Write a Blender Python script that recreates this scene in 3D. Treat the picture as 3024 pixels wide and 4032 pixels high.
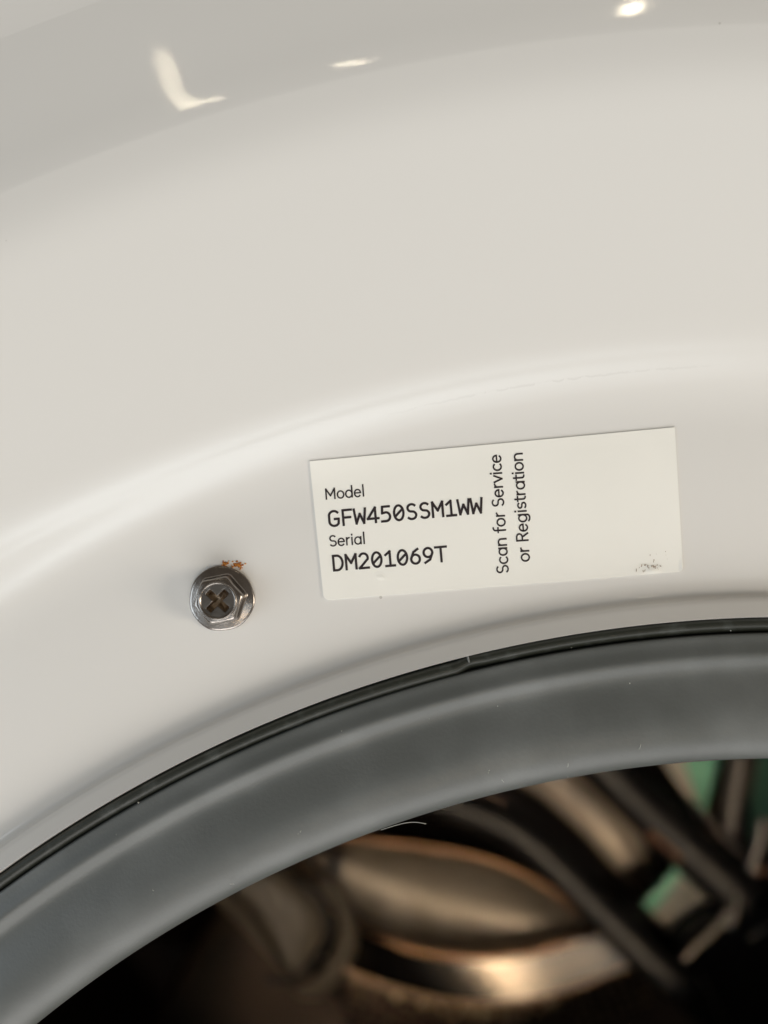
import bpy, math, random
from mathutils import Vector
random.seed(7)
R = math.radians
scn = bpy.context.scene
for o in list(bpy.data.objects): bpy.data.objects.remove(o)

# ------------------------------------------------------------------ camera, world, lights
F = 3028.0          # focal length in photograph pixels (26 mm equivalent)
K = 30000.0         # photograph pixels per metre on the recessed ring around the opening
D = F / K           # distance of the lens from that ring
ZC = 0.75           # height of the lens above the floor
cam_d = bpy.data.cameras.new("camera"); cam = bpy.data.objects.new("camera", cam_d)
scn.collection.objects.link(cam)
cam.location = (0, -D, ZC); cam.rotation_euler = (R(90), 0, 0)
cam_d.sensor_fit = 'VERTICAL'; cam_d.sensor_height = 36; cam_d.lens = 36 * F / 4032
cam_d.clip_start = 0.002; cam_d.clip_end = 50
cam_d.dof.use_dof = True; cam_d.dof.focus_distance = D - 0.0005; cam_d.dof.aperture_fstop = 9.0
scn.camera = cam
w = bpy.data.worlds.new("World"); scn.world = w; w.use_nodes = True
bg = w.node_tree.nodes["Background"]
bg.inputs[0].default_value = (1.0, 0.84, 0.66, 1); bg.inputs[1].default_value = 0.10
scn.view_settings.view_transform = 'Standard'; scn.view_settings.look = 'None'
scn.view_settings.exposure = 0.30; scn.view_settings.gamma = 1.0

def area(name, loc, target, sx, sy, power, col, roll=0.0, spread=180):
    l = bpy.data.lights.new(name, 'AREA'); l.shape = 'RECTANGLE'; l.size = sx; l.size_y = sy
    l.energy = power; l.color = col; l.spread = R(spread)
    o = bpy.data.objects.new(name, l); scn.collection.objects.link(o)
    o.location = (loc[0], loc[1], loc[2] + ZC)
    d = Vector((target[0], target[1], target[2] + ZC)) - Vector(o.location)
    q = d.to_track_quat('-Z', 'Y'); o.rotation_mode = 'QUATERNION'
    from mathutils import Quaternion
    o.rotation_quaternion = q @ Quaternion((0, 0, 1), R(roll))
    return o
# daylight from low on the right (throws the screw's shadow to the left), large cool window behind on the left
area("light_right", (1.0, -0.42, -0.16), (0, 0, -0.02), 0.34, 0.34, 5.0, (1.0, 0.89, 0.74))
area("light_below", (0.10, -0.75, -1.35), (0, 0, -0.05), 1.5, 0.9, 13.4, (1.0, 0.99, 0.97))
for k_, (w_, h_, p_) in enumerate(((3.0, 0.56, 1.7), (2.7, 0.42, 1.3), (2.3, 0.30, 0.9), (1.9, 0.20, 0.7), (1.4, 0.12, 0.35))):   # low strip of window light behind the photographer
    o_ = area("light_window", (-0.03, -2.45, -0.94), (0, 0, -0.02), w_, h_, p_, (0.88, 0.96, 1.0), 10); o_.data.shape = 'ELLIPSE'; o_.location.y += 0.01*k_
area("light_left", (-2.1, -1.25, -0.55), (0, 0, -0.05), 1.5, 1.5, 19.0, (0.78, 0.90, 1.0))
area("light_drum_fill", (0.15, -0.90, -0.50), (0.10, 0.33, -0.20), 0.10, 0.10, 0.14, (1.0, 0.75, 0.48), 0, 34)  # added narrow warm fill aimed into the drum to brighten it
# warm ceiling lamps behind the photographer, seen as glints in the glossy enamel
def lamp_at(name, px, py, dist, sx, sy, power, roll, col=(1.0, 0.86, 0.62), yp=-0.0092, back=6.5):
    """put a lamp where the fascia, seen at a photograph point, mirrors it"""
    d = Vector(((px - 1512) / F, 1.0, (2016 - py) / F)); h = d * (D + yp)
    u = Vector((h.x - (3070 - 1512) / K, 0, h.z + (7590 - 2016) / K)).normalized()
    n = (Vector((0, -1, 0)) * math.cos(R(back)) + u * math.sin(R(back))).normalized()
    d.normalize(); r_ = d - 2 * d.dot(n) * n; h.y = yp
    q = h + r_ * dist
    return area(name, tuple(q), tuple(h), sx, sy, power, col, roll)
lamp_at("lamp_tube", 700, 350, 2.0, 0.006, 0.15, 0.16, 38)
lamp_at("lamp_tube_short", 825, 440, 2.0, 0.07, 0.006, 0.07, 0)
lamp_at("lamp_strip", 1400, 320, 2.0, 0.085, 0.008, 0.10, -6)
lamp_at("lamp_bulb", 2495, -12, 2.0, 0.035, 0.08, 0.38, -20)

# ------------------------------------------------------------------ helpers
CX, CZ = (3070 - 1512) / K, -(7590 - 2016) / K        # axis of the door opening
def link(name, verts, faces, mat, parent=None, smooth=True, mats=None, fm=None):
    me = bpy.data.meshes.new(name); me.from_pydata([tuple(v) for v in verts], [], faces); me.validate(); me.update()
    if mats:
        for m in mats: me.materials.append(m)
        if fm:
            for p, i in zip(me.polygons, fm): p.material_index = i
    elif mat: me.materials.append(mat)
    if smooth:
        for p in me.polygons: p.use_smooth = True
    o = bpy.data.objects.new(name, me); scn.collection.objects.link(o)
    if parent is not None:
        o.parent = parent
    return o
def bspline(c, n=6):
    c = [c[0], c[0]] + list(c) + [c[-1], c[-1]]; out = []
    for i in range(len(c) - 3):
        p = c[i:i+4]
        for k in range(n):
            t = k / n
            b = ((1-t)**3/6, (3*t**3-6*t*t+4)/6, (-3*t**3+3*t*t+3*t+1)/6, t**3/6)
            out.append(tuple(sum(b[j]*p[j][a] for j in range(4)) for a in range(len(c[0]))))
    out.append(tuple(c[-1])); return out
def lathe(name, prof, mat, parent, n=720, cx=CX, cz=CZ, warp=None, a0=0, a1=2*math.pi, tilt=None):
    full = abs(a1-a0-2*math.pi) < 1e-6
    V = []; Fc = []; m = len(prof); na = n if full else n+1
    for i in range(na):
        a = a0 + (a1-a0)*i/n
        for j, (r, y) in enumerate(prof):
            if warp: r, y = warp(a, r, y, j)
            V.append((cx + r*math.sin(a), y, ZC + cz + r*math.cos(a)))
    for i in range(n):
        i2 = (i+1) % na
        for j in range(m-1):
            Fc.append((i*m+j, i*m+j+1, i2*m+j+1, i2*m+j))
    return link(name, V, Fc, mat, parent)
def tube(pts, rad, seg=10, flat=1.0, cap=True):
    """sweep round section along pts; rad float or list"""
    V = []; Fc = []; n = len(pts); pts = [Vector(p) for p in pts]
    for i, p in enumerate(pts):
        t = (pts[min(i+1, n-1)] - pts[max(i-1, 0)]).normalized()
        s = t.cross(Vector((0, 1, 0)));
        if s.length < 1e-6: s = Vector((1, 0, 0))
        s.normalize(); u = s.cross(t).normalized()
        r = rad[i] if isinstance(rad, (list, tuple)) else rad
        for k in range(seg):
            a = 2*math.pi*k/seg
            V.append(p + s*(r*math.cos(a)) + u*(r*flat*math.sin(a)))
    for i in range(n-1):
        for k in range(seg):
            k2 = (k+1) % seg
            Fc.append((i*seg+k, i*seg+k2, (i+1)*seg+k2, (i+1)*seg+k))
    if cap:
        Fc.append(tuple(range(seg-1, -1, -1))); Fc.append(tuple((n-1)*seg+k for k in range(seg)))
    return V, Fc
def join(parts):
    V = []; Fc = []
    for v, f in parts:
        b = len(V); V += list(v); Fc += [tuple(i+b for i in q) for q in f]
    return V, Fc
def P(px, py, dist):            # place seen at a photograph point, dist metres in front of the lens
    return Vector(((px-1512)/F*dist, dist - D, ZC + (2016-py)/F*dist))

# ------------------------------------------------------------------ materials
def mat(name, col, rough=0.5, metal=0.0, coat=0.0, coat_r=0.1, noise=None, bump=None, spec=0.5, aniso=0.0):
    m = bpy.data.materials.new(name); m.use_nodes = True; nt = m.node_tree; b = nt.nodes["Principled BSDF"]
    b.inputs["Base Color"].default_value = (*col, 1); b.inputs["Roughness"].default_value = rough
    b.inputs["Metallic"].default_value = metal; b.inputs["Coat Weight"].default_value = coat
    b.inputs["Coat Roughness"].default_value = coat_r; b.inputs["Specular IOR Level"].default_value = spec
    b.inputs["Anisotropic"].default_value = aniso
    tc = nt.nodes.new("ShaderNodeTexCoord")
    if noise:                       # (scale, colour2, lo, hi, detail)
        sc, c2, lo, hi, det = noise
        n = nt.nodes.new("ShaderNodeTexNoise"); n.inputs["Scale"].default_value = sc; n.inputs["Detail"].default_value = det
        nt.links.new(tc.outputs["Object"], n.inputs["Vector"])
        r = nt.nodes.new("ShaderNodeMapRange"); r.inputs[1].default_value = lo; r.inputs[2].default_value = hi
        nt.links.new(n.outputs["Fac"], r.inputs[0])
        mx = nt.nodes.new("ShaderNodeMix"); mx.data_type = 'RGBA'
        mx.inputs["A"].default_value = (*col, 1); mx.inputs["B"].default_value = (*c2, 1)
        nt.links.new(r.outputs[0], mx.inputs["Factor"]); nt.links.new(mx.outputs["Result"], b.inputs["Base Color"])
    if bump:                        # (scale, strength, distance)
        n = nt.nodes.new("ShaderNodeTexNoise"); n.inputs["Scale"].default_value = bump[0]; n.inputs["Detail"].default_value = 3
        nt.links.new(tc.outputs["Object"], n.inputs["Vector"])
        bp = nt.nodes.new("ShaderNodeBump"); bp.inputs["Strength"].default_value = bump[1]; bp.inputs["Distance"].default_value = bump[2]
        nt.links.new(n.outputs["Fac"], bp.inputs["Height"]); nt.links.new(bp.outputs[0], b.inputs["Normal"])
    return m
M_enamel = mat("white_enamel", (0.755, 0.74, 0.71), 0.50, coat=1.0, coat_r=0.05, bump=(900, 0.05, 0.0002))
def wear(m):
    """sparse dark specks everywhere and a broken grey scuff along the crease above the sticker"""
    nt = m.node_tree; L = nt.links; b = nt.nodes["Principled BSDF"]
    def nd(t, **k):
        n = nt.nodes.new(t)
        for a_, v_ in k.items(): setattr(n, a_, v_)
        return n
    def mth(op, a_, b_=None, c_=None):
        n = nd("ShaderNodeMath", operation=op)
        for i, v_ in enumerate((a_, b_, c_)):
            if v_ is None: continue
            if isinstance(v_, (int, float)): n.inputs[i].default_value = v_
            else: L.new(v_, n.inputs[i])
        return n.outputs[0]
    tc = nd("ShaderNodeTexCoord"); sep = nd("ShaderNodeSeparateXYZ"); L.new(tc.outputs["Object"], sep.inputs[0])
    vo = nd("ShaderNodeTexVoronoi"); vo.inputs["Scale"].default_value = 95; L.new(tc.outputs["Object"], vo.inputs["Vector"])
    col = nd("ShaderNodeSeparateColor"); L.new(vo.outputs["Color"], col.inputs[0])
    size = mth('MULTIPLY', mth('POWER', col.outputs[0], 4.0), 0.028)
    speck = mth('MULTIPLY', mth('LESS_THAN', vo.outputs["Distance"], size), 0.45)
    x = mth('SUBTRACT', sep.outputs[0], CX); z = mth('SUBTRACT', sep.outputs[2], ZC+CZ)
    r = mth('SQRT', mth('ADD', mth('MULTIPLY', x, x), mth('MULTIPLY', z, z)))
    no = nd("ShaderNodeTexNoise"); no.inputs["Scale"].default_value = 700; no.inputs["Detail"].default_value = 4; L.new(tc.outputs["Object"], no.inputs["Vector"])
    off = mth('MULTIPLY', mth('SUBTRACT', no.outputs["Fac"], 0.5), 0.0007)
    band = mth('SUBTRACT', 1.0, mth('MINIMUM', 1.0, mth('DIVIDE', mth('ABSOLUTE', mth('SUBTRACT', mth('ADD', r, off), 0.2050)), 0.00022)))
    mid = mth('SUBTRACT', 1.0, mth('MINIMUM', 1.0, mth('DIVIDE', mth('ABSOLUTE', mth('SUBTRACT', sep.outputs[0], 0.022)), 0.022)))
    brk = mth('GREATER_THAN', no.outputs["Fac"], 0.46)
    scuff = mth('MULTIPLY', mth('MULTIPLY', band, mth('POWER', mid, 0.5)), mth('ADD', mth('MULTIPLY', brk, 0.12), 0.03))
    fac = mth('MAXIMUM', speck, scuff)
    mx = nd("ShaderNodeMix", data_type='RGBA'); mx.inputs["A"].default_value = b.inputs["Base Color"].default_value
    mx.inputs["B"].default_value = (0.22, 0.19, 0.15, 1); L.new(fac, mx.inputs["Factor"]); L.new(mx.outputs["Result"], b.inputs["Base Color"])
wear(M_enamel)
_nt = M_enamel.node_tree; _b = _nt.nodes["Principled BSDF"]                 # faint orange peel in the gloss
_tc = _nt.nodes.new("ShaderNodeTexCoord"); _n = _nt.nodes.new("ShaderNodeTexNoise"); _n.inputs["Scale"].default_value = 420; _n.inputs["Detail"].default_value = 2
_bp = _nt.nodes.new("ShaderNodeBump"); _bp.inputs["Strength"].default_value = 0.035; _bp.inputs["Distance"].default_value = 0.00015
_nt.links.new(_tc.outputs["Object"], _n.inputs["Vector"]); _nt.links.new(_n.outputs["Fac"], _bp.inputs["Height"]); _nt.links.new(_bp.outputs[0], _b.inputs["Coat Normal"])
M_rubber = mat("grey_rubber", (0.087, 0.094, 0.091), 0.42, noise=(110, (0.125, 0.134, 0.132), 0.42, 0.78, 8), bump=(2500, 0.12, 0.0002))
M_bead = mat("black_rubber", (0.018, 0.020, 0.015), 0.40, spec=0.3, noise=(500, (0.05, 0.055, 0.05), 0.55, 0.8, 4))
M_label = mat("label_paper", (0.90, 0.885, 0.825), 0.5, noise=(90, (0.875, 0.86, 0.80), 0.4, 0.8, 3), bump=(300, 0.1, 0.0002))
M_ink = mat("black_print", (0.018, 0.010, 0.012), 0.5)
M_smudge = mat("brown_grime", (0.40, 0.33, 0.27), 0.8)
M_steel = mat("screw_steel", (0.34, 0.315, 0.295), 0.26, 1.0, noise=(900, (0.26, 0.235, 0.215), 0.4, 0.7, 4), bump=(2500, 0.10, 0.0002))
M_face = mat("screw_face_steel", (0.21, 0.195, 0.18), 0.30, 1.0, bump=(2500, 0.10, 0.0002))
M_steel_d = mat("screw_recess_steel", (0.46, 0.39, 0.31), 0.45, 1.0, noise=(900, (0.16, 0.09, 0.04), 0.5, 0.7, 3))
M_rust = mat("rust", (0.66, 0.30, 0.06), 0.9, noise=(2500, (0.32, 0.08, 0.02), 0.45, 0.6, 3))
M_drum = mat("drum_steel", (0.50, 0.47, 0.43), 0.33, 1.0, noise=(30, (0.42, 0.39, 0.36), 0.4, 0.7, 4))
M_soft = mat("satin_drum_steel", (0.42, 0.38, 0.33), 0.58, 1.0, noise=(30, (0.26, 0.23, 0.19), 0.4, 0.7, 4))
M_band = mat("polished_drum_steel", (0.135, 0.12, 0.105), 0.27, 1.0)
M_dimple = mat("dimple_steel", (0.34, 0.26, 0.18), 0.35, 1.0)
M_glint_dimple = mat("glint_dimple_steel", (0.85, 0.70, 0.48), 0.45, 1.0)  # paler steel: lamp glints on some dimples put into the colour
M_rim = mat("rim_steel", (0.34, 0.20, 0.12), 0.4, 1.0)
M_edge_glint = mat("edge_glint_steel", (0.22, 0.21, 0.20), 0.4, 1.0)  # light grey for the highlights on the spokes, modelled as thin bars
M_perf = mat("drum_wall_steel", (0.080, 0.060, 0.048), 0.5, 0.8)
M_hole = mat("drum_hole_dark", (0.01, 0.01, 0.01), 0.8)
M_black = mat("glossy_black_plastic", (0.012, 0.011, 0.011), 0.38, spec=0.3)
M_teal = mat("green_plastic", (0.32, 0.80, 0.58), 0.6)
M_lint = mat("lint", (0.50, 0.50, 0.46), 0.9)
M_lift = mat("beige_grey_plastic", (0.12, 0.10, 0.075), 0.45)

# ------------------------------------------------------------------ washing machine
wm = bpy.data.objects.new("washing_machine", None); scn.collection.objects.link(wm)
wm["label"] = "white front-loading washing machine seen close at the rim of its open door hole"
wm["category"] = "washing machine"

# front panel: profile (radius in ring pixels, depth in mm), lathed round the opening, squared off at the cabinet edge
tilts = [(7300, 0), (7230, 2.5), (7170, 7), (7110, 11), (7040, 12.8), (6800, 12.6), (6500, 11.6), (6350, 11.0), (6300, 11.6), (6250, 13), (6222, 13.8), (6206, 13.2), (6196, 12.9),
         (6184, 13.9), (6150, 13.6), (6100, 11.8), (6050, 8.8), (6000, 5.4), (5950, 2.4), (5910, 0.8), (5880, 0)]
def tilt_at(r):                     # inward slope of the dished enamel, degrees
    for (r1, t1), (r2, t2) in zip(tilts, tilts[1:]):
        if r2 <= r <= r1: return t2 + (t1-t2)*(r-r2)/(r1-r2)
    return 0
dish = []; y_ = 0.0; r_ = 5880
while r_ < 7340:
    st_ = 12 if r_ < 6400 or r_ > 7000 else 40
    y_ -= math.tan(R(tilt_at(r_+st_/2)))*st_/K*1000; r_ += st_; dish.append((r_, y_))
BACK = 6.5                          # the fascia outside the dish falls back from its crest by this many degrees
ctrl = [(q_, y_ + math.tan(R(BACK*k_))*(q_-7335)/K*1000) for q_, k_ in ((7900, 1), (7750, 1), (7650, 1), (7550, 1), (7480, 0.96), (7420, 0.8))] + dish[::-1] + [(5850, 0.0), (5700, 0.0), (5500, 0.0), (5420, 0.0), (5340, 0.0), (5300, -0.01), (5271, -0.10), (5252, -0.45), (5240, -1.15), (5231, -1.85), (5219, -2.22), (5202, -2.55), (5183, -2.92), (5163, -3.32), (5154, -3.50), (5153, -3.52), (5152.5, -3.52), (5152.5, -3.4), (5152, 0.0), (5151, 3.0), (5151, 6.0)]
ctrl = [(r - 7*y if r < 5400 else r, y) for r, y in ctrl]
prof = [(r/K, y/1000) for r, y in bspline(ctrl, 6)]
def depth(r):                       # panel surface depth at radius r (metres)
    for (r1, y1), (r2, y2) in zip(prof, prof[1:]):
        if r2 <= r <= r1: return y1 + (y2-y1)*((r1-r)/max(r1-r2, 1e-9))
    return prof[0][1] if r > prof[0][0] else 0
N = 900; r0 = prof[0][0]
LEVEL = prof[0][1]
outer = [(1.0, 5), (0.995, 1.2), (0.98, 0.2), (0.95, 0.0), (0.8, 0), (0.6, 0), (0.4, 0), (0.2, 0), (0.05, 0)]
V = []; Fc = []; rows = len(outer) + 1 + len(prof)
for i in range(N):
    a = 2*math.pi*i/N; sx, sz = math.sin(a), math.cos(a)
    hx = 0.345; hz = 0.40 if sz > 0 else 0.53
    rr = min(hx/abs(sx) if abs(sx) > 1e-9 else 9, hz/abs(sz) if abs(sz) > 1e-9 else 9)
    V.append((CX+rr*sx, 0.62, ZC+CZ+rr*sz))
    for t, dy in outer:
        r = r0 + (rr-r0)*t
        V.append((CX+r*sx, prof[0][1]+dy/1000, ZC+CZ+r*sz))
    for r, y in prof: V.append((CX+r*sx, y, ZC+CZ+r*sz))
for i in range(N):
    i2 = (i+1) % N
    for j in range(rows-1): Fc.append((i*rows+j, i*rows+j+1, i2*rows+j+1, i2*rows+j))
V.append((CX, 0.62, ZC+CZ)); c = len(V)-1
for i in range(N): Fc.append((c, i*rows, ((i+1) % N)*rows))
panel = link("front_panel", V, Fc, M_enamel, wm)

# black bead between panel and gasket, with the moulding seam
SEAM = math.atan2(1842-3070, 7590-2585)
def bead_warp(a, r, y, j):
    d = a - SEAM if a < math.pi else a - 2*math.pi - SEAM
    if d < 0:                                    # left of the seam the bead sits a little lower
        k = min(1, -d/0.012); k = k*k*(3-2*k); r -= 12/K*k*math.exp(d*2.2) * (0.3 + 0.7*(j/30))
    if abs(d) < 0.01: r += 3/K*math.cos(d*math.pi/0.02)
    return r, y
cv = lambda L: [((r - 7*(y-0.7))/K, (y-0.7)/1000) for r, y in L]
beadp = [(5158, -0.5), (5152, -1.7), (5145, -2.15), (5134, -2.28), (5122, -2.3), (5113, -2.1), (5106, -1.6), (5098, -1.1), (5090, -0.6), (5080, 0.5)]
gk = lathe("door_gasket", cv(bspline(
     [(5098, 0.6), (5098, -0.9), (5096, -1.85), (5089, -2.12), (5078, -2.2), (5062, -2.26), (5040, -2.45), (5015, -2.75), (5000, -2.72), (4984, -2.50), (4968, -2.27), (4952, -2.14),
      (4930, -2.16), (4890, -2.4), (4840, -2.78), (4790, -3.1), (4745, -3.2), (4700, -3.08), (4665, -2.75), (4635, -2.2), (4612, -1.4), (4602, 0.0), (4620, 4), (4750, 18), (4900, 40), (5100, 52), (5400, 55)], 6)),
     M_rubber, wm, 900)
gk["label"] = "dusty grey rubber door gasket ring"
bead = lathe("bead", cv(bspline(beadp, 5)), M_bead, gk, 1800, warp=bead_warp)
# moulding seam: a thin radial nib over the bead
def ringdir(px, py, y):
    return Vector(((px-1512)/F*(D+y), y, ZC + (2016-py)/F*(D+y)))
seam = [ringdir(1838, 2556, -0.0029), ringdir(1839, 2572, -0.00305), ringdir(1843, 2592, -0.0031), ringdir(1847, 2606, -0.0029), ringdir(1849, 2613, -0.0028)]
v, f = tube(seam, [0.00008, 0.00013, 0.00014, 0.00014, 0.00008], 8)
link("seam", v, f, M_rubber, gk)

# ------------------------------------------------------------------ sticker
sk = []; LT, RT, RB, LB = (1219, 1816), (2657, 1682), (2690, 2250), (1275, 2362)
def lab(u, v):                      # u 0..1 left-right, v 0..1 top-bottom -> photo px
    return tuple((1-u)*(1-v)*LT[k] + u*(1-v)*RT[k] + u*v*RB[k] + (1-u)*v*LB[k] for k in (0, 1))
def onring(px, py, lift):
    y = 0
    for _ in range(4):
        x = (px-1512)/F*(D+y); z = (2016-py)/F*(D+y)
        y = depth(math.hypot(x-CX, z-CZ)) - lift
    return Vector((x, y, ZC+z))
nu, nv = 120, 48; V = []; Fc = []; W_, H_ = 1432.0, 560.0; rc = 20.0
def corner(u, v):                   # pull the two lower corners round
    x, y = u*W_, v*H_
    for cx_ in (rc, W_-rc):
        cy_ = H_-rc
        if ((cx_ == rc and x < rc) or (cx_ != rc and x > cx_)) and y > cy_:
            dx, dy = x-cx_, y-cy_; m_ = max(abs(dx), abs(dy)); h = math.hypot(dx, dy)
            if h > 0: x, y = cx_+dx*m_/h, cy_+dy*m_/h
    return x/W_, y/H_
us = [rc/W_*k/6 for k in range(6)] + [rc/W_ + (1-2*rc/W_)*k/(nu-12) for k in range(nu-12)] + [1-rc/W_+rc/W_*k/6 for k in range(7)]
vs = [(1-rc/H_)*k/(nv-6) for k in range(nv-6)] + [1-rc/H_+rc/H_*k/6 for k in range(7)]
for layer in (0, 1):
    for b in vs:
        for a in us:
            px, py = lab(*corner(a, b))
            lift = 0.00016 if layer == 0 else -0.0003
            if layer == 0:          # a lifted nick on the lower edge and a faint blister
                lift += 0.00018*math.exp(-((px-2570)/26)**2-((py-2248)/16)**2) + 0.00008*math.exp(-((px-1500)/14)**2-((py-2272)/10)**2)
                lift += 0.00012*math.exp(-((px-2688)/10)**2-((py-2235)/30)**2)
            V.append(onring(px, py, lift))
A_, B_ = len(us), len(vs); off = A_*B_
for j in range(B_-1):
    for i in range(A_-1): Fc.append((j*A_+i, (j+1)*A_+i, (j+1)*A_+i+1, j*A_+i+1))
for i in range(A_-1):
    Fc.append((i, i+1, off+i+1, off+i)); k = (B_-1)*A_; Fc.append((k+i+1, k+i, off+k+i, off+k+i+1))
for j in range(B_-1):
    Fc.append(((j+1)*A_, j*A_, off+j*A_, off+(j+1)*A_)); k = A_-1; Fc.append((j*A_+k, (j+1)*A_+k, off+(j+1)*A_+k, off+j*A_+k))
sticker = link("sticker", V, Fc, M_label, wm, smooth=False)
sticker["label"] = "cream rating sticker printed with model and serial number"

# ---- stroke lettering
def arc(cx, cy, rx, ry, a0, a1, n=14):
    return [(cx+rx*math.cos(R(a0+(a1-a0)*k/n)), cy+ry*math.sin(R(a0+(a1-a0)*k/n))) for k in range(n+1)]
G = {}   # proportional thin face: glyph -> (advance, strokes), cap height 1, x-height .72
G[' '] = (0.38, [])
G['M'] = (1.02, [[(0.10, 0), (0.10, 1), (0.48, 0.30), (0.86, 1), (0.86, 0)]])
G['o'] = (0.74, [arc(0.36, 0.34, 0.28, 0.35, 0, 360, 24)])
G['d'] = (0.78, [arc(0.36, 0.34, 0.28, 0.35, 0, 360, 24), [(0.64, -0.0), (0.64, 1.12)]])
G['e'] = (0.72, [[(0.09, 0.36), (0.61, 0.36)] + arc(0.35, 0.36, 0.26, 0.33, 0, 180, 14)[0:] + arc(0.35, 0.31, 0.26, 0.33, 180, 320, 12)])
G['l'] = (0.30, [[(0.14, 0), (0.14, 1.12)]])
G['S'] = (0.72, [arc(0.35, 0.74, 0.25, 0.26, 40, 250, 16) + arc(0.35, 0.25, 0.26, 0.25, 65, -150, 16)])
G['r'] = (0.46, [[(0.12, 0), (0.12, 0.70)], [(0.12, 0.42)] + arc(0.38, 0.42, 0.26, 0.27, 175, 95, 8)])
G['i'] = (0.28, [[(0.13, 0), (0.13, 0.70)], [(0.13, 0.93), (0.13, 1.0)]])
G['a'] = (0.76, [arc(0.36, 0.34, 0.27, 0.35, 0, 360, 24), [(0.63, 0), (0.63, 0.70)]])
G['c'] = (0.64, [arc(0.36, 0.34, 0.28, 0.35, 48, 312, 18)])
G['n'] = (0.72, [[(0.11, 0), (0.11, 0.70)], [(0.11, 0.44)] + arc(0.355, 0.44, 0.245, 0.26, 175, 0, 12) + [(0.60, 0)]])
G['f'] = (0.46, [arc(0.40, 0.88, 0.21, 0.20, 85, 180, 8) + [(0.19, 0)], [(0.03, 0.66), (0.40, 0.66)]])
G['v'] = (0.62, [[(0.05, 0.70), (0.30, 0.0), (0.56, 0.70)]])
G['R'] = (0.76, [[(0.11, 0), (0.11, 1), (0.36, 1)] + arc(0.38, 0.75, 0.25, 0.25, 90, -90, 12) + [(0.11, 0.50)], [(0.38, 0.50), (0.66, 0)]])
G['g'] = (0.78, [arc(0.36, 0.34, 0.27, 0.35, 0, 360, 24), [(0.63, 0.70), (0.63, -0.08)] + arc(0.37, -0.08, 0.26, 0.21, 0, -150, 12)])
G['s'] = (0.60, [arc(0.30, 0.515, 0.20, 0.18, 35, 250, 12) + arc(0.30, 0.175, 0.21, 0.18, 68, -145, 12)])
G['t'] = (0.44, [[(0.19, 0.92), (0.19, 0.18)] + arc(0.36, 0.18, 0.17, 0.19, 180, 275, 7), [(0.03, 0.68), (0.40, 0.68)]])
Mo = {}  # monospaced heavy face, cell width .86
Mo['G'] = [arc(0.42, 0.70, 0.32, 0.30, 38, 180, 10) + arc(0.42, 0.30, 0.32, 0.30, 180, 330, 12) + [(0.72, 0.46), (0.46, 0.46)]]
Mo['F'] = [[(0.16, 0), (0.16, 1), (0.72, 1)], [(0.16, 0.50), (0.64, 0.50)]]
Mo['W'] = [[(0.04, 1), (0.16, 0.02), (0.41, 0.66), (0.66, 0.02), (0.78, 1)]]
Mo['4'] = [[(0.58, 0), (0.58, 1), (0.06, 0.26), (0.78, 0.26)]]
Mo['5'] = [[(0.66, 1), (0.20, 1), (0.17, 0.56), (0.38, 0.60)] + arc(0.40, 0.31, 0.28, 0.30, 80, -90, 12) + [(0.12, 0.01)]]
Mo['0'] = [arc(0.41, 0.5, 0.31, 0.50, 0, 360, 28), [(0.20, 0.30), (0.64, 0.72)]]
Mo['S'] = [arc(0.42, 0.75, 0.27, 0.25, 40, 245, 14) + arc(0.40, 0.26, 0.29, 0.26, 65, -140, 14)]
Mo['M'] = [[(0.08, 0), (0.08, 1), (0.41, 0.42), (0.74, 1), (0.74, 0)]]
Mo['1'] = [[(0.14, 0.76), (0.44, 1), (0.44, 0)], [(0.14, 0), (0.74, 0)]]
Mo['D'] = [[(0.10, 0), (0.10, 1), (0.34, 1)] + arc(0.34, 0.5, 0.36, 0.5, 90, -90, 18) + [(0.10, 0)]]
Mo['2'] = [arc(0.40, 0.70, 0.28, 0.30, 155, -20, 12) + [(0.10, 0), (0.72, 0)]]
Mo['6'] = [arc(0.41, 0.31, 0.29, 0.31, 0, 360, 22), [(0.125, 0.36), (0.30, 0.80), (0.60, 1.0)]]
Mo['9'] = [arc(0.41, 0.69, 0.29, 0.31, 0, 360, 22), [(0.695, 0.64), (0.52, 0.20), (0.18, 0.0)]]
Mo['T'] = [[(0.04, 1), (0.78, 1)], [(0.41, 1), (0.41, 0)]]
def ribbon(pts, hw):
    n = len(pts); V = []; Fc = []
    closed = math.hypot(pts[0][0]-pts[-1][0], pts[0][1]-pts[-1][1]) < 1e-6
    if closed: pts = pts[:-1]; n -= 1
    q = [pts[0]]
    for p in pts[1:]:
        if math.hypot(p[0]-q[-1][0], p[1]-q[-1][1]) > 1e-4: q.append(p)
    pts = q; n = len(pts)
    for i, p in enumerate(pts):
        a = pts[(i-1) % n] if (i > 0 or closed) else None
        b = pts[(i+1) % n] if (i < n-1 or closed) else None
        def nrm(s, e):
            dx, dy = e[0]-s[0], e[1]-s[1]; L = math.hypot(dx, dy); return -dy/L, dx/L
        n1 = nrm(a, p) if a else None; n2 = nrm(p, b) if b else None
        if n1 and n2:
            mx, my = n1[0]+n2[0], n1[1]+n2[1]; L2 = mx*mx+my*my
            s = min(2/L2, 1.9) if L2 > 1e-6 else 1.9
            mx, my = mx*s, my*s
            ml = math.hypot(mx, my)
            if ml > 1.7: mx, my = mx/ml*1.7, my/ml*1.7
        else: mx, my = n1 or n2
        ex, ey = 0, 0
        if not closed and (i == 0 or i == n-1):
            t = (n1 or n2); sgn = 1 if i == n-1 else -1
            ex, ey = t[1]*hw*0.8*sgn, -t[0]*hw*0.8*sgn
        V += [(p[0]+mx*hw+ex, p[1]+my*hw+ey), (p[0]-mx*hw+ex, p[1]-my*hw+ey)]
    for i in range(n if closed else n-1):
        j = (i+1) % n; Fc.append((2*i, 2*i+1, 2*j+1, 2*j))
    return V, Fc
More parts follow.
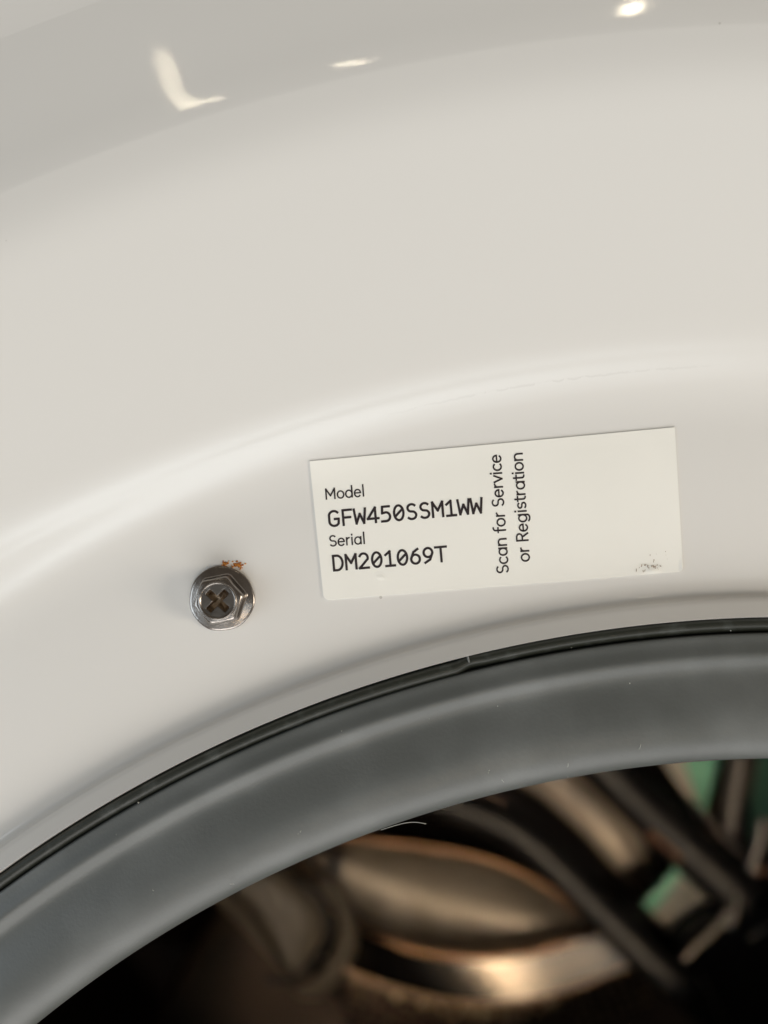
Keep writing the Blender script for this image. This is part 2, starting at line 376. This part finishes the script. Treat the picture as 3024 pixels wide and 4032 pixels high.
def split(st):
    """cut a stroke at its sharp corners so every leg keeps its full width"""
    out = [[st[0]]]
    for i in range(1, len(st)):
        out[-1].append(st[i])
        if i < len(st)-1:
            a, p, b = st[i-1], st[i], st[i+1]
            d1 = (p[0]-a[0], p[1]-a[1]); d2 = (b[0]-p[0], b[1]-p[1])
            l = math.hypot(*d1)*math.hypot(*d2)
            if l > 1e-8 and (d1[0]*d2[0]+d1[1]*d2[1])/l < 0.3: out.append([p])
    return [q for q in out if len(q) > 1]
def lettering(text, start, end, up, mono, hw):
    """start/end: photo px of the baseline ends; up: px vector of the cap height"""
    adv = [0.86 if mono else G[ch][0] for ch in text]; tot = sum(adv) - (0.06 if mono else 0.1)
    ex = ((end[0]-start[0])/tot, (end[1]-start[1])/tot); x = 0; V = []; Fc = []
    for ch, a in zip(text, adv):
        for si, st in enumerate(q for st0 in (Mo[ch] if mono else G[ch][1]) for q in split(st0)):
            v, f = ribbon(st, hw); b = len(V)
            for gx, gy in v:
                px = start[0] + (x+gx)*ex[0] + gy*up[0]; py = start[1] + (x+gx)*ex[1] + gy*up[1]
                V.append(onring(px, py, 0.00019 + si*0.000008))
            Fc += [tuple(i+b for i in q) for q in f]
        x += a
    return link("lettering", V, Fc, M_ink, sticker, smooth=False)
for args in (("Model", (1281, 1966), (1434, 1953), (-3, -40), False, 0.066),
             ("GFW450SSM1WW", (1293, 2073), (1902, 2019), (-5, -58), True, 0.079),
             ("Serial", (1297, 2151), (1437, 2140), (-3, -40), False, 0.066),
             ("DM201069T", (1310, 2247), (1762, 2209), (-5, -57), True, 0.079),
             ("Scan for Service", (2002, 2257), (1970, 1792), (-44, 3), False, 0.068),
             ("or Registration", (2085, 2212), (2056, 1785), (-44, 3), False, 0.068)):
    o = lettering(*args)
# grime where the sticker's lower edge has been picked at
V = []; Fc = []
for k in range(52):
    px = random.gauss(2562, 24); py = 2246 - abs(random.gauss(0, 14)) + (px-2565)*-0.08
    if k % 9 == 0: px, py = random.gauss(2590, 22), random.gauss(2190, 26)      # rubbed streaks further up
    s = random.uniform(0.8, 3.2)*(0.6 if k % 9 == 0 else 1); b = len(V); nn = 7; ph = random.random()*6; st = 1.2 + 2.2*random.random()**2
    for i in range(nn):
        r_ = s*random.uniform(0.5, 1.2); V.append(onring(px+r_*math.cos(ph+i*6.283/nn), py-r_*st*math.sin(ph+i*6.283/nn), 0.00022+k*1e-6))
    Fc.append(tuple(range(b, b+nn)))
g = link("grime", V, Fc, M_smudge, sticker, smooth=False); g["kind"] = "stuff"

# ------------------------------------------------------------------ screw
sc = bpy.data.objects.new("screw", None); scn.collection.objects.link(sc); sc.parent = wm
sc["label"] = "steel hex washer-head screw with cross recess and rust above it"
S0 = onring(875, 2356, 0)
sc.location = S0
def sl(name, rings, mat_, n=96, close_first=False, close_last=False, parent=None, smooth=True):
    """rings: list of (radius function of angle, height toward viewer, dx, dz) in mm"""
    V = []; Fc = []
    for rf, h in rings:
        for i in range(n):
            a = 2*math.pi*i/n; r_ = rf(a) if callable(rf) else rf
            V.append((r_*math.cos(a)/1000, -h/1000, r_*math.sin(a)/1000))
    for j in range(len(rings)-1):
        for i in range(n): Fc.append((j*n+i, j*n+(i+1) % n, (j+1)*n+(i+1) % n, (j+1)*n+i))
    if close_last: Fc.append(tuple((len(rings)-1)*n+i for i in range(n)))
    return link(name, V, Fc, mat_, parent or sc, smooth)
wob = lambda r, k=0.03: (lambda a: r*(1+k*0.5*math.cos(3*a+0.6)+k*0.25*math.cos(7*a+1)))
sl("flange", [(wob(4.18), 0.0), (wob(4.25), 0.12), (wob(4.27), 0.30), (wob(4.22), 0.42), (wob(4.10), 0.50), (wob(3.9), 0.54), (wob(3.5), 0.62), (wob(3.2), 0.70), (3.0, 0.74), (2.5, 0.75)], M_steel)
def hexr(R_, rnd=0.06, rot=11):
    def fn(a):
        b = ((a - R(rot)) % (math.pi/3)) - math.pi/6
        r_ = R_*math.cos(math.pi/6)/math.cos(b)
        return min(r_, R_*(1-rnd*0.5)) 
    return fn
def mixr(f1, r2, t): return lambda a: f1(a)*(1-t) + r2*t
HX = hexr(3.38); TOP = 2.95
head = sl("hex_head", [(hexr(3.62), 0.70), (hexr(3.50), 0.80), (HX, 0.98), (hexr(3.34), 2.0), (hexr(3.30), 2.42), (mixr(hexr(3.24), 2.8, 0.25), 2.60),
                (mixr(hexr(3.12), 2.7, 0.6), 2.72), (2.58, 2.78), (2.50, 2.76), (2.44, 2.80), (2.40, 2.92), (2.36, 3.0), (2.30, 3.03), (2.22, 3.0), (2.16, 2.92), (2.10, 2.86)], M_steel)
# dished face with a real cross-shaped recess
def cross_r(a, arm=1.76, hw=0.46, rot=47):
    best = 0
    for k in range(4):
        b = ((a - R(rot + 90*k) + math.pi) % (2*math.pi)) - math.pi
        if abs(b) < math.pi/2:
            c_, s_ = math.cos(b), abs(math.sin(b))
            r_ = min(arm/c_ if c_ > 1e-6 else 9, hw/s_ if s_ > 1e-6 else 9)
            best = max(best, r_)
    return min(best, arm*1.04)
def blend(t): return lambda a: max(cross_r(a)*(1-t) + 2.10*t, cross_r(a))
soft = lambda s, arm=1.76, hw=0.46: (lambda a: sum(cross_r(a+d, arm*s, hw*s**0.5) for d in (-0.05, -0.025, 0, 0.025, 0.05))/5)
sl("face", [(2.10, 2.86)] + [((lambda a, t=t: soft(1.0)(a)*(1-t)+2.10*t), 2.84+0.02*t) for t in (0.8, 0.6, 0.4, 0.2, 0.08)] +
   [(soft(1.01), 2.84), (soft(0.98), 2.80), (soft(0.955), 2.72)], M_face, 192)
sl("recess", [(soft(0.955), 2.72), (soft(0.90), 2.3), (soft(0.84), 1.9), (soft(0.76), 1.5), (soft(0.60), 1.25), (0.45, 1.0), (0.2, 0.9), (0.01, 0.85)], M_steel_d, 192)
# rust crumbs at the upper edge
for (px, py, wx, wz, nb) in ((886, 2219, 11, 9, 26), (934, 2225, 21, 10, 46)):
    V = []; Fc = []
    for k in range(nb):
        cx_, cy_ = random.gauss(px, wx*0.6), random.gauss(py, wz*0.6); s = random.uniform(2.0, 5.5)
        b = len(V); nn = 6; top = onring(cx_, cy_, 0.0001+random.random()*0.0002)
        for i in range(nn):
            r_ = s*random.uniform(0.6, 1.3); V.append(onring(cx_+r_*math.cos(i*6.283/nn), cy_+r_*math.sin(i*6.283/nn), 0.00001) - S0)
        V.append(top - S0)
        for i in range(nn): Fc.append((b+i, b+(i+1) % nn, b+nn))
    o = link("rust_flake", V, Fc, M_rust, sc, smooth=False); o["kind"] = "stuff"

# ------------------------------------------------------------------ drum
DL = 0.44
AX = P(1860, 2900, DL)           # middle of the drum's back plate
drum = bpy.data.objects.new("drum", None); scn.collection.objects.link(drum); drum.parent = wm
drum["label"] = "blurred stainless steel drum inside the opening"
def dl(name, pr, m, n=180):
    """lathe about the tilted drum axis; pr (radius, distance from lens)"""
    V = []; Fc = []; c0 = Vector((CX, 0.03, ZC+CZ)); mm = len(pr)
    for i in range(n):
        a = 2*math.pi*i/n
        for r_, dd in pr:
            t = (dd - D - 0.03)/(DL - D - 0.03); c_ = c0.lerp(AX, t)
            V.append((c_.x+r_*math.sin(a), dd-D, c_.z+r_*math.cos(a)))
    for i in range(n):
        for j in range(mm-1): Fc.append((i*mm+j, i*mm+j+1, ((i+1) % n)*mm+j+1, ((i+1) % n)*mm+j))
    return link(name, V, Fc, m, drum)
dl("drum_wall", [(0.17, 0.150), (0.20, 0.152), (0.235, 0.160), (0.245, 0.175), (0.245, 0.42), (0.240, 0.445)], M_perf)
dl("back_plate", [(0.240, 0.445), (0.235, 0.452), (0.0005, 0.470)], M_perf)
def loft(A, B, dist, prof_, name, m, parent, nx=60, bow=0.0, skew=0.0):
    """strip between photo-px curves A and B; prof_ gives (t, ddist) rows"""
    A = bspline(A, 8); B = bspline(B, 8)
    def samp(c, s):
        x = s*(len(c)-1); i = min(int(x), len(c)-2); t = x-i
        return c[i][0]*(1-t)+c[i+1][0]*t, c[i][1]*(1-t)+c[i+1][1]*t
    V = []; Fc = []; m_ = len(prof_)
    for i in range(nx+1):
        s = i/nx; a = samp(A, s); b = samp(B, s)
        for t, dd in prof_:
            V.append(P(a[0]*(1-t)+b[0]*t, a[1]*(1-t)+b[1]*t, dist+dd+bow*(2*s-1+skew)**2))
    for i in range(nx):
        for j in range(m_-1): Fc.append((i*m_+j, i*m_+j+1, (i+1)*m_+j+1, (i+1)*m_+j))
    return link(name, V, Fc, m, parent)
def bar(curve, dist, radpx, name, m, parent, flat=0.7, seg=20):
    c_ = bspline(curve, 8)
    pts = [P(q[0], q[1], (q[2] if len(q) > 2 else dist)) for q in c_]
    v, f = tube(pts, radpx/F*dist, seg, flat)
    return link(name, v, f, m, parent)
# pressed lens-shaped panel, its rolled rims and the band under it
up = [(1120, 3330), (1300, 3290), (1500, 3310), (1670, 3335), (1800, 3352), (1900, 3378), (1990, 3408), (2070, 3445), (2150, 3490), (2220, 3545), (2290, 3600), (2420, 3690)]
lo = [(1110, 3340), (1190, 3430), (1245, 3515), (1310, 3590), (1400, 3650), (1500, 3700), (1640, 3745), (1780, 3770), (1930, 3774), (2080, 3755), (2230, 3712), (2430, 3650)]
loft(up, lo, 0.430, [(t/20, 0.015*math.sin(math.pi*(t/20))**0.9) for t in range(21)], "pressed_panel", M_soft, drum, bow=-0.012)
bar(lo, 0.427, 15, "rim", M_rim, drum)
bar(up, 0.425, 13, "rim", M_rim, drum)
lo2 = [(1140, 3640), (1230, 3730), (1330, 3795), (1420, 3838), (1520, 3872), (1650, 3910), (1780, 3938), (1900, 3946), (2030, 3940), (2180, 3908), (2330, 3860), (2560, 3760)]
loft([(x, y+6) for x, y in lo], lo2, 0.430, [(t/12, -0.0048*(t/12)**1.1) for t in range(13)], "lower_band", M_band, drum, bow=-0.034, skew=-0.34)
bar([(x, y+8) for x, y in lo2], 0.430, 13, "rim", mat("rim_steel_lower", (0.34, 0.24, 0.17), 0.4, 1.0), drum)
# embossed, perforated ring below: dimples read as bokeh discs
parts = []; big = []
l3 = bspline([(x, y) for x, y in lo2], 14)
for row in range(5):
    for k in range(0, len(l3)-1):
        x = l3[k][0] + random.uniform(-5, 5); y = l3[k][1] + 34 + row*36 + random.uniform(-4, 4)
        if (k+row*2) % 3 or random.random() < 0.3: continue
        c_ = P(x, y, 0.4345); rr_ = 0.0017
        v = []; f = []
        for j in range(4):
            for i in range(8):
                a = 6.283*i/8; b = math.pi/2*j/4
                v.append(c_ + Vector((rr_*math.cos(b)*math.cos(a), -0.5*rr_*math.sin(b), rr_*math.cos(b)*math.sin(a))))
        for j in range(3):
            for i in range(8): f.append((j*8+i, j*8+(i+1) % 8, (j+1)*8+(i+1) % 8, (j+1)*8+i))
        f.append(tuple(24+i for i in range(8)))
        parts.append((v, f))
for x in (1560, 1668, 1735, 1790, 1850, 1905, 1925, 1985, 2010, 2060, 2120, 2165):
    y = min(l3, key=lambda q: abs(q[0]-x))[1] + random.uniform(36, 66); c_ = P(x, y, 0.4335); v = []; f = []; rr_ = random.uniform(0.0017, 0.0030)
    for j in range(4):
        for i in range(8):
            a = 6.283*i/8; b = math.pi/2*j/4
            v.append(c_ + Vector((rr_*math.cos(b)*math.cos(a), -0.35*rr_*math.sin(b) - 0.0004 , rr_*math.cos(b)*math.sin(a) )))
    for j in range(3):
        for i in range(8): f.append((j*8+i, j*8+(i+1) % 8, (j+1)*8+(i+1) % 8, (j+1)*8+i))
    f.append(tuple(24+i for i in range(8))); big.append((v, f))
v, f = join(big); link("glint_dimple", v, f, M_glint_dimple, drum)["kind"] = "stuff"
v, f = join(parts); o = link("dimple", v, f, M_dimple, drum); o["kind"] = "stuff"
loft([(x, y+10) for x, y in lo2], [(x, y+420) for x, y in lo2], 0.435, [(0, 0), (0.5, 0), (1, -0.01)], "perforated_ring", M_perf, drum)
# lifter at the lower left
lift = loft([(800, 3500), (900, 3600), (1010, 3710), (1140, 3855)], [(1000, 3360), (1150, 3440), (1290, 3560), (1290, 3690), (1225, 3790), (1140, 3862)], 0.36,
     [(0, 0.004), (0.06, 0), (0.14, 0), (0.2, 0.006), (0.5, 0.008), (0.9, 0.004), (1, 0.01)], "lifter", M_lift, drum, 40)
bar([(1200, 3480), (1290, 3560), (1305, 3650), (1270, 3740), (1210, 3820), (1130, 3875), (1050, 3850)], 0.368, 17, "lifter_seal", M_black, drum)
loft([(1240, 3460), (1330, 3570), (1345, 3680), (1290, 3790), (1220, 3870), (1130, 3890)], [(1330, 3480), (1400, 3600), (1420, 3720), (1350, 3850), (1270, 3940), (1180, 3925)], 0.375,
     [(0, 0), (0.2, -0.002), (0.8, -0.002), (1, 0.004)], "lifter_base", M_lift, drum, 40)
# perforated side sheet left of the lifter
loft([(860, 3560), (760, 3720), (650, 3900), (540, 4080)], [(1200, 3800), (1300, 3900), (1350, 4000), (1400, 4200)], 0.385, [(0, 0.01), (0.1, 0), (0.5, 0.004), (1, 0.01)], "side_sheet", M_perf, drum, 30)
parts = []
for i in range(34):
    for j in range(18):
        x = 620 + i*22 + (j % 2)*11; y = 3700 + j*22
        if x < 905 - (y-3560)*0.62 + 25: continue
        c_ = P(x, y, 0.3835); parts.append(([c_ + Vector((0.0009*math.cos(q*6.283/8), 0, 0.0009*math.sin(q*6.283/8))) for q in range(8)], [tuple(range(8))]))
v, f = join(parts); o = link("perforation", v, f, M_hole, drum, False); o["kind"] = "stuff"

# ------------------------------------------------------------------ spoked black piece at the drum's back
sp = bpy.data.objects.new("spoked_frame", None); scn.collection.objects.link(sp)
sp["label"] = "glossy black spoked frame with green panels, blurred inside the drum"; sp["category"] = "spoked frame"
bar([(1500, 3080, .42), (1650, 3120, .42), (1800, 3175, .42), (1960, 3230, .42), (2090, 3310, .418), (2230, 3450, .415), (2370, 3590, .41), (2510, 3730, .405), (2640, 3850, .40), (2700, 3900, .40)], 0.41, 72, "spoke", M_black, sp)
bar([(2230, 2880, .42), (2380, 3020, .42), (2520, 3160, .415), (2650, 3280, .41), (2780, 3400, .405), (2890, 3500, .40), (2930, 3540, .40)], 0.41, 98, "spoke", M_black, sp)
M_bar3 = mat("brown_grey_plastic", (0.06, 0.05, 0.042), 0.35)
bar([(2930, 2900), (2905, 3060), (2880, 3180), (2885, 3300), (2900, 3380)], 0.425, 64, "spoke", M_bar3, sp)
bar([(3010, 3230), (2990, 3330), (2960, 3420), (2900, 3560), (2870, 3650)], 0.40, 22, "spoke_edge_glint", M_edge_glint, sp)  # highlight along the black plastic, drawn as a grey bar
bar([(2735, 3170), (2800, 3240), (2860, 3300), (2920, 3360)], 0.395, 10, "spoke_edge_glint", M_edge_glint, sp)
M_glass = mat("grey_plate", (0.80, 0.76, 0.68), 0.6)
def plate(pts, dist, th, m, name):
    n = len(pts); V = [P(x, y, dist) for x, y in pts] + [P(x, y, dist) + Vector((0, th, 0)) for x, y in pts]
    Fc = [tuple(range(n)), tuple(range(2*n-1, n-1, -1))] + [(i, n+i, n+(i+1) % n, (i+1) % n) for i in range(n)]
    return link(name, V, Fc, m, sp, False)
plate([(2590, 2960), (2705, 2955), (2762, 3210), (2750, 3215)], 0.438, 0.002, M_glass, "plate")
plate([(2690, 2960), (2850, 2950), (2765, 3215)], 0.435, 0.003, M_teal, "green_panel")
plate([(2960, 2940), (3090, 2930), (3070, 3210), (2950, 3330)], 0.435, 0.003, mat("dull_green_plastic", (0.10, 0.26, 0.17), 0.5), "green_panel")
plate([(2550, 3560), (2695, 3405), (2830, 3525), (2660, 3715)], 0.430, 0.003, M_glass, "plate")
plate([(2535, 3560), (2680, 3395), (2705, 3420), (2570, 3590)], 0.427, 0.002, M_teal, "green_panel")
bar([(2685, 3410), (2760, 3470), (2830, 3530)], 0.42, 10, "trim", mat("copper_trim", (0.45, 0.22, 0.12), 0.4, 0.6), sp)
bar([(2560, 3280), (2620, 3330), (2680, 3385)], 0.40, 12, "trim", mat("copper_trim_dark", (0.30, 0.17, 0.11), 0.4, 0.6), sp)
bar([(2690, 3780), (2740, 3730), (2800, 3680), (2860, 3610), (2890, 3550)], 0.395, 13, "spoke_edge_glint", M_edge_glint, sp)
bar([(2950, 3700), (2985, 3672), (3040, 3640)], 0.395, 11, "spoke_edge_glint", M_edge_glint, sp)
bar([(2885, 3610), (2905, 3570), (2900, 3520)], 0.392, 9, "spoke_edge_glint", M_edge_glint, sp)
bar([(2975, 3440), (3010, 3425), (3060, 3420)], 0.40, 12, "trim", mat("salmon_trim", (0.42, 0.24, 0.17), 0.4, 0.4), sp)
hub = []
for k in range(26):
    hub.append((2790+260*math.cos(k*6.283/26)*1.3+180, 3760+260*math.sin(k*6.283/26)+80))
plate(hub, 0.415, 0.03, M_black, "hub")
bar([(2750, 3830), (2790, 3900), (2830, 3980), (2870, 4080)], 0.40, 8, "spoke_edge_glint", M_edge_glint, sp)
# brass-toned sheet between the two spokes
loft([(1900, 3060), (2050, 3080), (2210, 3200), (2350, 3330), (2480, 3500), (2600, 3640)], [(2150, 2990), (2280, 3040), (2420, 3150), (2520, 3290), (2580, 3420), (2640, 3560)], 0.435,
     [(t/12, 0.02*math.sin(math.pi*t/12)) for t in range(13)], "pressed_panel", M_drum, drum)

# ------------------------------------------------------------------ lint
parts = []
def gaskpt(px, py, y): return ringdir(px, py, y)
for (px, py) in ((2645, 2930), (2480, 2690), (2250, 2550), (740, 3460), (458, 3286), (1125, 3248), (893, 3400), (2236, 3060), (1345, 2878), (545, 3160), (600, 3540), (1960, 2780), (1690, 2830), (390, 3620), (2877, 2483), (1900, 3050), (1700, 3100)):
    c_ = gaskpt(px, py, -0.0035); s = random.uniform(0.00004, 0.00013)
    v = [c_ + Vector(d)*s for d in ((1, 0, 0), (-1, 0, 0), (0, 1, 0), (0, -1, 0), (0, 0, 1), (0, 0, -1))]
    parts.append((v, [(0, 2, 4), (2, 1, 4), (1, 3, 4), (3, 0, 4), (2, 0, 5), (1, 2, 5), (3, 1, 5), (0, 3, 5)]))
for (px, py, L, a) in ((2522, 2930, 26, 1.4), (2236, 3005, 20, 1.1), (1928, 3030, 18, 1.8), (1975, 3070, 16, 0.8), (600, 3500, 26, 1.2), (1185, 3270, 22, 1.5), (905, 3480, 20, 0.3)):
    pts = []; ang = a
    x, y = px, py
    for k in range(8):
        pts.append(gaskpt(x, y, -0.0038 - 0.0001*math.sin(k))); x += L/8*math.cos(ang); y += L/8*math.sin(ang); ang += random.uniform(-0.6, 0.7)
    parts.append(tube(pts, 0.000028, 5))
v, f = join(parts); o = link("lint", v, f, M_lint, None)
o["kind"] = "stuff"; o["label"] = "tiny pale lint specks and fibres on the grey gasket"; o["category"] = "lint"
pts = [ringdir(*q, -0.0016) for q in bspline([(1500, 3268), (1555, 3250), (1600, 3238), (1640, 3236), (1678, 3244)], 5)]
v, f = tube(pts, 0.00004, 6); o = link("hair", v, f, M_lint, None)
o["label"] = "single fine pale hair poking from the gasket's inner edge"; o["category"] = "hair"
